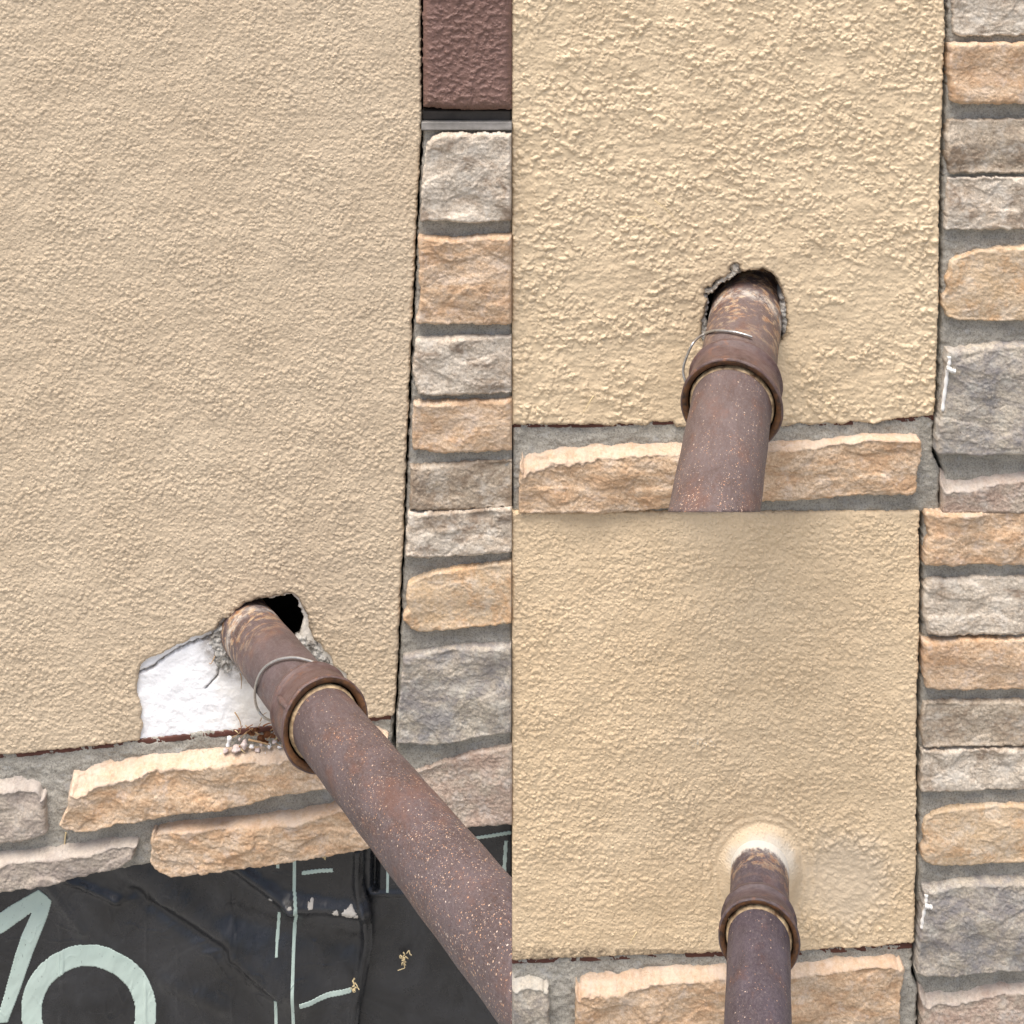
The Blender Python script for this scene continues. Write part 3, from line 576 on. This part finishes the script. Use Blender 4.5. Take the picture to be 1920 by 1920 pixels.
stone([(1732, 1670), (1760, 1665), (1800, 1658), (1850, 1654), (1930, 1653), (1930, 1818), (1870, 1822), (1810, 1830), (1770, 1831), (1717, 1827), (1720, 1790), (1726, 1730)], GREY, vD, 'large blue grey stone with a white caulk drip', 40, cleft=.8)
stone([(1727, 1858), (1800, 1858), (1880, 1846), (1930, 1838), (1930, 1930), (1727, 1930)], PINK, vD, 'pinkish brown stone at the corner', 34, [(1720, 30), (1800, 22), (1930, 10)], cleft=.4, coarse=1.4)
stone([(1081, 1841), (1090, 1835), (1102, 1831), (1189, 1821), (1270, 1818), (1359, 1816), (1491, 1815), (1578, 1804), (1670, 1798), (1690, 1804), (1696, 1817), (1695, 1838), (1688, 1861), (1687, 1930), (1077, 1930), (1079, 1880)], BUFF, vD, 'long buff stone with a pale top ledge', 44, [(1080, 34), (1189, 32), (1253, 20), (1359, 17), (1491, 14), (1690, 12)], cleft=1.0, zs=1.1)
stone([(960, 1830), (1026, 1829), (1029, 1850), (1031, 1930), (960, 1930)], GREY, vD, 'short grey stone at the lower left corner', 38, [(960, 24), (1030, 24)], cleft=.6)
# caulk marks on the big grey stones
def blob_strip(name, pts, r, mat, parent, h, label=None, seed=1):
    bm = bmesh.new(); rnd = random.Random(seed)
    P = catmull([PW(x, y, h) for x, y in pts], 6); add_tube(bm, P, lambda t: r*S*(.75+.4*abs(math.sin(t*17+seed))), 8)
    for v in bm.verts: v.co += Vector((rnd.uniform(-1, 1), rnd.uniform(-.5, .5), rnd.uniform(-1, 1)))*S*r*.18
    o = obj(name, bm, mat, parent)
    if label: o['label'] = label
    return o
blob_strip('caulk_drip', [(1780, 668), (1780, 680), (1777, 692), (1774, 715), (1770, 745), (1767, 770)], 3.4, CAULK, vU, 36)
blob_strip('caulk_drip', [(1777, 690), (1785, 695), (1791, 696)], 4.2, CAULK, vU, 44)
blob_strip('caulk_drip', [(1737, 1677), (1736, 1692), (1734, 1705), (1730, 1725), (1728, 1740)], 3.2, CAULK, vD, 34)
blob_strip('caulk_drip', [(1734, 1698), (1742, 1700), (1747, 1701)], 4.0, CAULK, vD, 42)
# ---------------------------------------------------------------- building wrap, lower left
wr = thing('building_wrap', 'wrinkled black building wrap with pale green printed lines and large characters, under the stones', 'building wrap', W(350, 1800, 0))
def seg(X, Y, a, b, wd):
    ax, ay = a; bx, by = b; dx, dy = bx-ax, by-ay; t = np.clip(((X-ax)*dx+(Y-ay)*dy)/(dx*dx+dy*dy), 0, 1)
    return np.exp(-((X-ax-t*dx)**2+(Y-ay-t*dy)**2)/(wd*wd))
def hw(X, Y):
    H = -16+6*fbm(X/190, Y/260, 301, 3)+1.6*fbm(X/38+Y/90, Y/70, 341, 3)
    H = H+15*seg(X, Y, (240, 1640), (560, 1880), 34)-14*seg(X, Y, (250, 1690), (410, 1790), 15)
    H = H+12*seg(X, Y, (430, 1630), (545, 1712), 11)+14*seg(X, Y, (545, 1706), (700, 1722), 15)-11*seg(X, Y, (430, 1730), (660, 1790), 26)
    H = H+8*seg(X, Y, (105, 1650), (215, 1700), 8)+5*seg(X, Y, (215, 1700), (300, 1700), 12)
    H = H+6*seg(X, Y, (300, 1850), (420, 1900), 16)+6*seg(X, Y, (440, 1800), (520, 1870), 10)+5*seg(X, Y, (60, 1640), (150, 1760), 10)
    for x_, s_ in ((112, 1.3), (107, 1.), (270, 1.2), (432, 1.1), (436, .8), (330, .8)):
        wob = 4*pn(Y/40, Y*0+x_, 303); H = H+s_*2.2*np.exp(-((X-x_-wob)/2.2)**2)*ss(-.4, .2, pn(Y/60, Y*0+x_, 305))
    q = np.abs(pn(X/70+.4*pn(X/30, Y/30, 311), Y/45, 312)); H = H+2.2*np.exp(-(q/.035)**2)*ss(0, .4, pn(X/90, Y/90, 313))
    q = np.abs(pn(X/40, Y/110, 322)); H = H+1.8*np.exp(-(q/.03)**2)*ss(0, .4, pn(X/80, Y/80, 323))
    return H
def h_wrapL(X, Y, sd, td):
    e_ = ss(30, 0, sd)*(X > 600)*(Y > 1590); return hw(X, Y)+10*np.exp(-((sd-13)/7)**2)*(X > 640)*(Y > 1600)-3*(1-np.clip(sd/3, 0, 1))
wL = [(-10, 1630), (120, 1600), (400, 1585), (684, 1570), (682, 1660), (686, 1680), (694, 1700), (697, 1740), (698, 1775), (692, 1810), (686, 1850), (676, 1890), (664, 1930), (-10, 1930)]
relief('front_sheet', [wL], -16., h_wrapL, WRAP, wr, 2.4, -24.)
wR = [(640, 1540), (960, 1530), (960, 1930), (600, 1930)]
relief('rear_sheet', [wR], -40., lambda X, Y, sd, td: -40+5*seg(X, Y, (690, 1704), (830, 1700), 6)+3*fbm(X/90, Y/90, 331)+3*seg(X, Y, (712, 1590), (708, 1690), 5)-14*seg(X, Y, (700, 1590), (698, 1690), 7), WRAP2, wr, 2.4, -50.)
def flat_print(polys, base, lift=.8, mat=None, name='printed_mark', step=1.6):
    """ink lying on the wrap: follows its folds"""
    for p in polys:
        relief(name, [p] if not isinstance(p[0][0], (tuple, list)) else p, base, (lambda X, Y, sd, td: (hw(X, Y) if base > -30 else -40+5*seg(X, Y, (690, 1704), (830, 1700), 6)+3*fbm(X/90, Y/90, 331))+lift), mat or PRINT, wr, step, base-9)
def bar(a, b, wd):
    ax, ay = a; bx, by = b; L = math.hypot(bx-ax, by-ay); nx, ny = -(by-ay)/L*wd/2, (bx-ax)/L*wd/2
    return [(ax+nx, ay+ny), (bx+nx, by+ny), (bx-nx, by-ny), (ax-nx, ay-ny)]
def band(pts, wd): return [(x-wd/2, y) for x, y in pts]+[(x+wd/2, y) for x, y in reversed(pts)]
ell = lambda cx, cy, rx, ry: Ring([(cx+rx*math.cos(t*math.pi/40), cy+ry*math.sin(t*math.pi/40)) for t in range(80)])
flat_print([[(-9, 1717), (20, 1697), (72, 1668), (98, 1688), (89, 1720), (61, 1790), (36, 1862), (14, 1919), (-8, 1919), (14, 1840), (28, 1790), (39, 1756), (59, 1712), (39, 1726), (20, 1739), (-9, 1758)]], -16.)
flat_print([[ell(166, 1898, 128, 126), ell(166, 1898, 88, 86)]], -16., 1.0)
flat_print([band([(520, 1600), (520, 1632)], 6), band([(523, 1712), (520, 1750), (519, 1790)], 6.5), band([(518, 1868), (518, 1925)], 6),
            band([(552, 1600), (552, 1670), (556, 1690), (557, 1710), (552, 1735), (551, 1750), (551, 1925)], 7),
            bar((565, 1640), (625, 1630), 8), bar((563, 1877), (661, 1858), 11)], -16., .8, None, 'printed_mark', 1.2)
flat_print([band([(727, 1600), (726, 1671)], 6), bar((880, 1573), (959, 1560), 7), band([(949, 1575), (945, 1640)], 8)], -40., .8, None, 'printed_mark', 1.2)
rnd = random.Random(5)
def scuff(cx, cy, rx, ry, s):
    r_ = random.Random(s); return [(cx+rx*math.cos(t*math.pi/9)*r_.uniform(.45, 1.15), cy+ry*math.sin(t*math.pi/9)*r_.uniform(.45, 1.15)) for t in range(18)]
for i, (cx, cy, rx, ry) in enumerate([(656, 1705, 15, 13), (631, 1705, 8, 9), (669, 1712, 6, 8), (584, 1690, 8, 9), (508, 1684, 5, 4), (545, 1690, 6, 3)]):
    relief('scuff_mark', [scuff(cx, cy, rx, ry, i)], -16., lambda X, Y, sd, td: hw(X, Y)+1.6+8*np.exp(-((Y-1712)/30)**2)*0, SCUFF, wr, 1.4, -26.)
# ---------------------------------------------------------------- pipes
def make_pipe(label, P0, P1, d1, R, Cf, Rc, Lc, mats, cut, sub, end=1.08):
    """P0 picture point of the axis at the wall, P1 picture point of the axis where it stands d1 px off the wall"""
    q0 = np.array(wp(P0, 0.)); q1 = np.array(wp(P1, d1)); A0 = W(q0[0], q0[1], 0.); A1 = W(q1[0], q1[1], d1)
    ax = (A1-A0); Lpx = ax.length/S; ax.normalize()
    root = thing('drain_pipe', label, 'pipe', A0); root['local'] = 1
    root.rotation_mode = 'QUATERNION'; root.rotation_quaternion = ax.to_track_quat('Z', 'Y')
    Mx = Matrix.Translation(A0) @ root.rotation_quaternion.to_matrix().to_4x4(); Mi = Mx.inverted()
    # where along the axis does the picture point Cf fall
    best = min(range(0, int(Lpx*1.1)), key=lambda t: (lambda p: math.hypot(p[0]-Cf[0], p[1]-Cf[1]))(proj(A0+ax*t*S)))
    bm = bmesh.new(); n = 128; Z = [-150+i*((Lpx*end+150)/90.) for i in range(91)]
    rn = random.Random(3)
    add_lathe(bm, [(z, R+.35*math.sin(z*.05)) for z in Z], n)
    cut_co, cut_no = cut
    co = Mi @ cut_co; no = Mi.to_3x3() @ cut_no
    geom = bm.verts[:]+bm.edges[:]+bm.faces[:]
    bmesh.ops.bisect_plane(bm, geom=geom, plane_co=co, plane_no=no, clear_outer=True)
    loop = [e_ for e_ in bm.edges if e_.is_boundary and abs((e_.verts[0].co-co).dot(no.normalized())) < 1e-5]
    if not loop: loop = [e_ for e_ in bm.edges if e_.is_boundary and e_.verts[0].co.z > 0]
    # sawn end: pipe wall thickness, then a bore running back inside
    r_ = bmesh.ops.extrude_edge_only(bm, edges=loop); vs = [v for v in r_['geom'] if isinstance(v, bmesh.types.BMVert)]
    ed = [v for v in r_['geom'] if isinstance(v, bmesh.types.BMEdge)]
    for v in vs: v.co.x *= .88; v.co.y *= .88; v.co -= no*(v.co-co).dot(no)/no.length_squared
    r_ = bmesh.ops.extrude_edge_only(bm, edges=ed)
    for v in [v for v in r_['geom'] if isinstance(v, bmesh.types.BMVert)]: v.co.z -= 160*S
    obj('pipe_barrel', bm, mats[0], root)
    bm = bmesh.new(); L = Lc; f_ = best
    pr = [(f_-L, R+.5), (f_-L-1, Rc*.88), (f_-L+2, Rc*.925), (f_-L+8, Rc*.945), (f_-L+11, Rc*.935), (f_-L+13, Rc*.895), (f_-L*.55, Rc*.905), (f_-L*.3, Rc*.915), (f_-15, Rc*.93), (f_-11, Rc*.975), (f_-7, Rc*.995), (f_-3, Rc), (f_-.6, Rc*.985), (f_, Rc*.96)]
    add_lathe(bm, pr, 128, lambda t, z: .5*math.sin(3*t+z*.03)+.25*math.sin(11*t+z*.2))
    co_ = obj('coupling', bm, mats[1], root)
    bm = bmesh.new(); add_lathe(bm, [(f_-.1, Rc*.962), (f_+.4, Rc*.90), (f_-2.5, R+(Rc-R)*.40), (f_-5, R+(Rc-R)*.36), (f_-7, R+(Rc-R)*.33)], 128); 
    for v in bm.verts: v.co.z += .6*S*math.sin(9*math.atan2(v.co.y, v.co.x))
    link_local('rim_face', bm, RUSTF, co_)
    bm = bmesh.new(); w_ = (Rc-R)*.07+1
    add_lathe(bm, [(f_-8, R+w_+1.5), (f_-2.5, R+w_*.95), (f_-1.2, R+w_*.6), (f_-.5, R+w_*.2), (f_, R-.5)], 160, lambda t, z: .5*math.sin(7*t+1)*math.sin(3*t)+.15*math.sin(31*t))
    link_local('thread_sealant', bm, SEAL, co_)
    # cast lugs on the coupling
    for ang in sub:
        bm = bmesh.new(); a_ = math.radians(ang)
        for k in range(1):
            ps = [Vector((math.cos(a_)*(Rc*.91)*S, math.sin(a_)*(Rc*.91)*S, zz*S)) for zz in np.linspace(f_-L*.72, f_-15, 6)]
            add_tube(bm, ps, lambda t: 4.2*S*(.5+.5*math.sin(math.pi*min(1, max(0, t))))+1.2*S, 8)
        link_local('casting_lug', bm, mats[1], co_)
    return root, Mx, f_
def link_local(name, bm, mat, parent):
    me = bpy.data.meshes.new(name); bm.normal_update(); bm.to_mesh(me); bm.free(); me.materials.append(mat)
    me.polygons.foreach_set('use_smooth', [True]*len(me.polygons))
    o = bpy.data.objects.new(name, me); C.objects.link(o); o.parent = parent; return o
def proj(v):
    x = v.x/S+960; y = 960-v.z/S; h = -v.y/S; k = 1-h/DPX
    return (FX+(x-FX)/k, FY+(y-FY)/k)
CAM = camo.location.copy()
def cut_plane(a, b, keep):            # oblique saw cut ending the pipe at the edge of its wall section
    A_, B_ = PW(*a, 0), PW(*b, 0); n = (A_-CAM).cross(B_-CAM).normalized()
    if n.dot(PW(*keep, 0)-CAM) > 0: n = -n
    return A_, n
PM_L = pipe_mat('rusty_pipe_speckled', .9, (.060, .034, .028), (.112, .078, .078), (330, 900), (55, 210))
PM_U = pipe_mat('rusty_pipe_brown', .7, (.076, .044, .036), (.130, .092, .084), (200, 620), (34, 230))
PM_D = pipe_mat('rusty_pipe_violet', .25, (.042, .028, .034), (.078, .060, .078), (100, 500), (60, 150), 62)
CM_L = collar_mat('rusty_coupling', (.055, .026, .020), (.105, .060, .052))
CM_D = collar_mat('violet_rust_coupling', (.045, .026, .025), (.08, .055, .060))
pL, ML, fL = make_pipe('long speckled rusty pipe slanting down to the right from the broken stucco', (468, 1184), (960, 1790), 1100., 53, (612, 1358), 71, 92, (PM_L, CM_L), cut_plane((960, 0), (960, 1900), (500, 1200)), (150,), 1.3)
pU, MU, fU = make_pipe('reddish brown pipe coming out of the ragged black hole in coarse stucco', (1398, 598), (1341, 950), 560., 67, (1367, 762), 86, 84, (PM_U, CM_L), cut_plane((960, 960), (1900, 960), (1400, 600)), (-20,), 1.3)
pD, MD, fD = make_pipe('dark violet brown pipe sealed by the smooth plaster collar', (1425, 1606), (1421, 1920), 420., 53, (1424, 1764), 70, 56, (PM_D, CM_D), cut_plane((960, 2060), (1900, 2060), (1400, 1600)), (), 1.5)
# ---------------------------------------------------------------- wire loops hooked around the pipes
def on_pipe(Mx, R, x, y, h):
    Mi = Mx.inverted(); o = Mi @ CAM; d = (Mi @ PW(x, y, 0))-o
    a_ = d.x**2+d.y**2; b_ = 2*(o.x*d.x+o.y*d.y); c_ = o.x**2+o.y**2-(R*S)**2; q = b_*b_-4*a_*c_
    if q < 0: return PW(x, y, h)
    return Mx @ (o+d*((-b_-math.sqrt(q))/(2*a_)))
def wire2(label, pts, extra, Mx, R):
    P = [on_pipe(Mx, R+5, x, y, h) for x, y, h in pts]+[PW(x, y, h) for x, y, h in extra]
    bm = bmesh.new(); add_tube(bm, catmull(P, 10, False), 2.3*S, 10)
    o = obj('wire_loop', bm, WIRE); return tag(o, label, 'wire')
wire2('thin steel wire bowed around the long slanting pipe behind its coupling',
      [(596, 1246, 225), (580, 1239, 235), (550, 1233, 235), (519, 1238, 225), (494, 1254, 205), (481, 1279, 195), (478, 1307, 195), (483, 1329, 200), (495, 1345, 200)], [(515, 1352, 170), (545, 1350, 140)], ML, 53)
wire2('thin steel wire bowed over the pipe below the ragged black hole',
      [(1410, 632, 190), (1395, 627, 190), (1373, 622, 190), (1341, 620, 180), (1319, 627, 170), (1300, 643, 160), (1287, 670, 155), (1281, 695, 155), (1287, 719, 160)], [(1300, 735, 150), (1330, 745, 120)], MU, 67)
# ---------------------------------------------------------------- litter on the ledge below the foam
def pebble(x, y, r, h, mat, label, s, grp='crumbs and pebbles on the ledge by the slanting pipe', name='pebble'):
    rn = random.Random(s); bm = bmesh.new(); bmesh.ops.create_icosphere(bm, subdivisions=3, radius=r*S)
    ax_ = (rn.uniform(.85, 1.2), rn.uniform(.8, 1.), rn.uniform(.7, .95))
    for v in bm.verts:
        n_ = v.co.normalized(); k = 1+.16*math.sin(4*n_.x+s)+.12*math.sin(5*n_.z+2*s+3*n_.y)+.07*math.sin(11*n_.x+7*n_.z+s)
        v.co = Vector((v.co.x*ax_[0], v.co.y*ax_[1], v.co.z*ax_[2]))*k
    o = obj(name, bm, mat); o.location = PW(x, y, h); return tag(o, label, name.replace('_', ' '), grp)
LG = [(458, 1396, 8, 'pink rounded pebble resting highest in the litter below the foam'), (443, 1404, 8.5, 'larger pink brown pebble left of the highest pebble'), (423, 1407, 5.5, 'small pale pebble at the left of the litter pile')]
for i, (x, y, r, lb) in enumerate(LG): pebble(x, y, r, 24, PEB, lb, i+1)
for i, (x, y, r) in enumerate([(472, 1400, 4), (483, 1406, 4.6), (490, 1396, 3.5), (505, 1399, 5), (514, 1391, 4), (475, 1412, 2.6), (524, 1400, 3.5), (430, 1396, 2.6), (463, 1416, 2.4), (497, 1413, 2.6), (449, 1386, 3), (538, 1394, 3.6), (415, 1414, 2.2), (532, 1383, 3)]):
    pebble(x, y, r, 22, PEB if i % 3 else PEBW, 'tiny pale crumb in the litter on the ledge below the foam', i+11)
bm = bmesh.new(); add_tube(bm, catmull([PW(431, 1381, 26), PW(429, 1389, 27), PW(427, 1398, 26)], 5), lambda t: (3.6+1.2*math.sin(t*7))*S, 8)
tag(obj('foam_crumb', bm, PEBW), 'white foam crumb standing upright at the left of the litter', 'foam crumb')
def twig(pts, r, mat, label, name='twig', grp=None):
    bm = bmesh.new(); add_tube(bm, catmull([PW(*p) for p in pts], 5), lambda t: r*S*(1-.55*t), 6)
    return tag(obj(name, bm, mat), label, name.replace('_', ' '), grp)
TG = 'dry twigs and needles in the litter'
twig([(466, 1387, 30), (485, 1391, 32), (506, 1396, 30)], 2.0, TWIG, 'longest orange brown twig lying across the pebbles', 'twig', TG)
twig([(440, 1335, 16), (449, 1350, 20), (452, 1364, 22), (449, 1374, 24)], 1.2, TWIG, 'bent brown twig sticking up against the foam', 'twig', TG)
for i, (a_, b_, c_) in enumerate([((460, 1360, 18), (470, 1368, 22), (478, 1374, 22)), ((482, 1374, 18), (484, 1364, 22), (490, 1354, 20)), ((470, 1380, 18), (486, 1378, 22), (500, 1380, 20)), ((510, 1390, 22), (524, 1398, 24), (540, 1404, 24)), ((432, 1384, 18), (444, 1378, 22), (452, 1372, 20)), ((488, 1352, 20), (494, 1340, 24), (500, 1336, 20)), ((498, 1388, 22), (508, 1380, 26), (516, 1372, 22)), ((450, 1262, 12), (453, 1275, 18), (452, 1292, 14)), ((403, 1230, 14), (396, 1244, 18), (392, 1243, 14))]):
    twig([a_, b_, c_], 1.0, TWIG, 'thin dry needle tangled around the hole and litter beside the pipe', 'twig', TG)
rn2 = random.Random(77)
for i in range(22):
    x = rn2.uniform(440, 548); y = 1392-(x-440)*.12+rn2.uniform(-26, 14); a_ = rn2.uniform(-.9, .9); L_ = rn2.uniform(8, 22)
    twig([(x, y, 20), (x+L_*.5*math.cos(a_), y+L_*.5*math.sin(a_)+rn2.uniform(-3, 3), 26), (x+L_*math.cos(a_), y+L_*math.sin(a_), 24)], rn2.uniform(.7, 1.5), [TWIG, LEAF, STRAW][i % 3], 'thin dry needle tangled around the hole and litter beside the pipe', 'twig', TG)
for i, (x, y) in enumerate([(489, 1383), (500, 1376), (480, 1368), (512, 1380), (497, 1390), (525, 1386), (470, 1376)]):
    bm = bmesh.new(); rn = random.Random(i+40); c0 = PW(x, y, 26)
    ring = [bm.verts.new(c0+Vector((math.cos(t*math.pi/5)*rn.uniform(5, 10), rn.uniform(-3, 3), math.sin(t*math.pi/5)*rn.uniform(3, 7)))*S) for t in range(10)]
    cc = bm.verts.new(c0+Vector((0, -3, 1))*S)
    for k in range(10): bm.faces.new((ring[k], ring[(k+1) % 10], cc))
    bmesh.ops.solidify(bm, geom=bm.faces[:], thickness=.6*S)
    tag(obj('dry_leaf', bm, LEAF), 'curled rust brown leaf scrap in the litter beside the coupling', 'dry leaf', 'leaf scraps in the litter')
twig([(124, 1560, 12), (122, 1573, 13), (121, 1588, 12)], 1.7, STRAW, 'pale straw stuck on the mortar under the long buff stone', 'straw')
twig([(1113, 742, 25), (1103, 758, 26), (1094, 774, 25)], 1.2, STRAW, 'short straw stuck on the coarse stucco left of the coupling', 'straw')
twig([(1175, 408, 25), (1205, 407, 25), (1238, 431, 25), (1252, 446, 25)], .8, STRAW, 'long curved bristle stuck in the coarse stucco, the left of two', 'bristle')
twig([(1227, 375, 25), (1255, 398, 25), (1275, 425, 25)], .8, STRAW, 'short curved bristle stuck in the coarse stucco, the right of two', 'bristle')
twig([(1194, 1747, 25), (1186, 1760, 26), (1178, 1773, 25)], 1.1, STRAW, 'short straw painted onto the repaired stucco', 'straw')
def tuft(x, y, h, r, label, s):
    rn = random.Random(s); bm = bmesh.new()
    for k in range(9):
        p = PW(x+rn.uniform(-.3, .3)*r, y+rn.uniform(-1, 1)*r, h); P = [p]
        for j in range(4): p = p+Vector((rn.uniform(-1, 1), rn.uniform(-.5, .3), rn.uniform(-1, 1)))*r*.42*S; P.append(p)
        add_tube(bm, catmull(P, 4), rn.uniform(.6, 1.5)*S, 5)
    tag(obj('fibre_tuft', bm, STRAW), label, 'fibre tuft')
tuft(759, 1800, -30, 12, 'pale ragged fibre tuft stuck on the rear black wrap', 1)
tuft(664, 1850, -2, 8, 'brown and white fibre tuft at the end of the lowest printed bar', 2)
tuft(608, 1606, 4, 5, 'small fibre tuft hanging under the lower buff stone', 3)
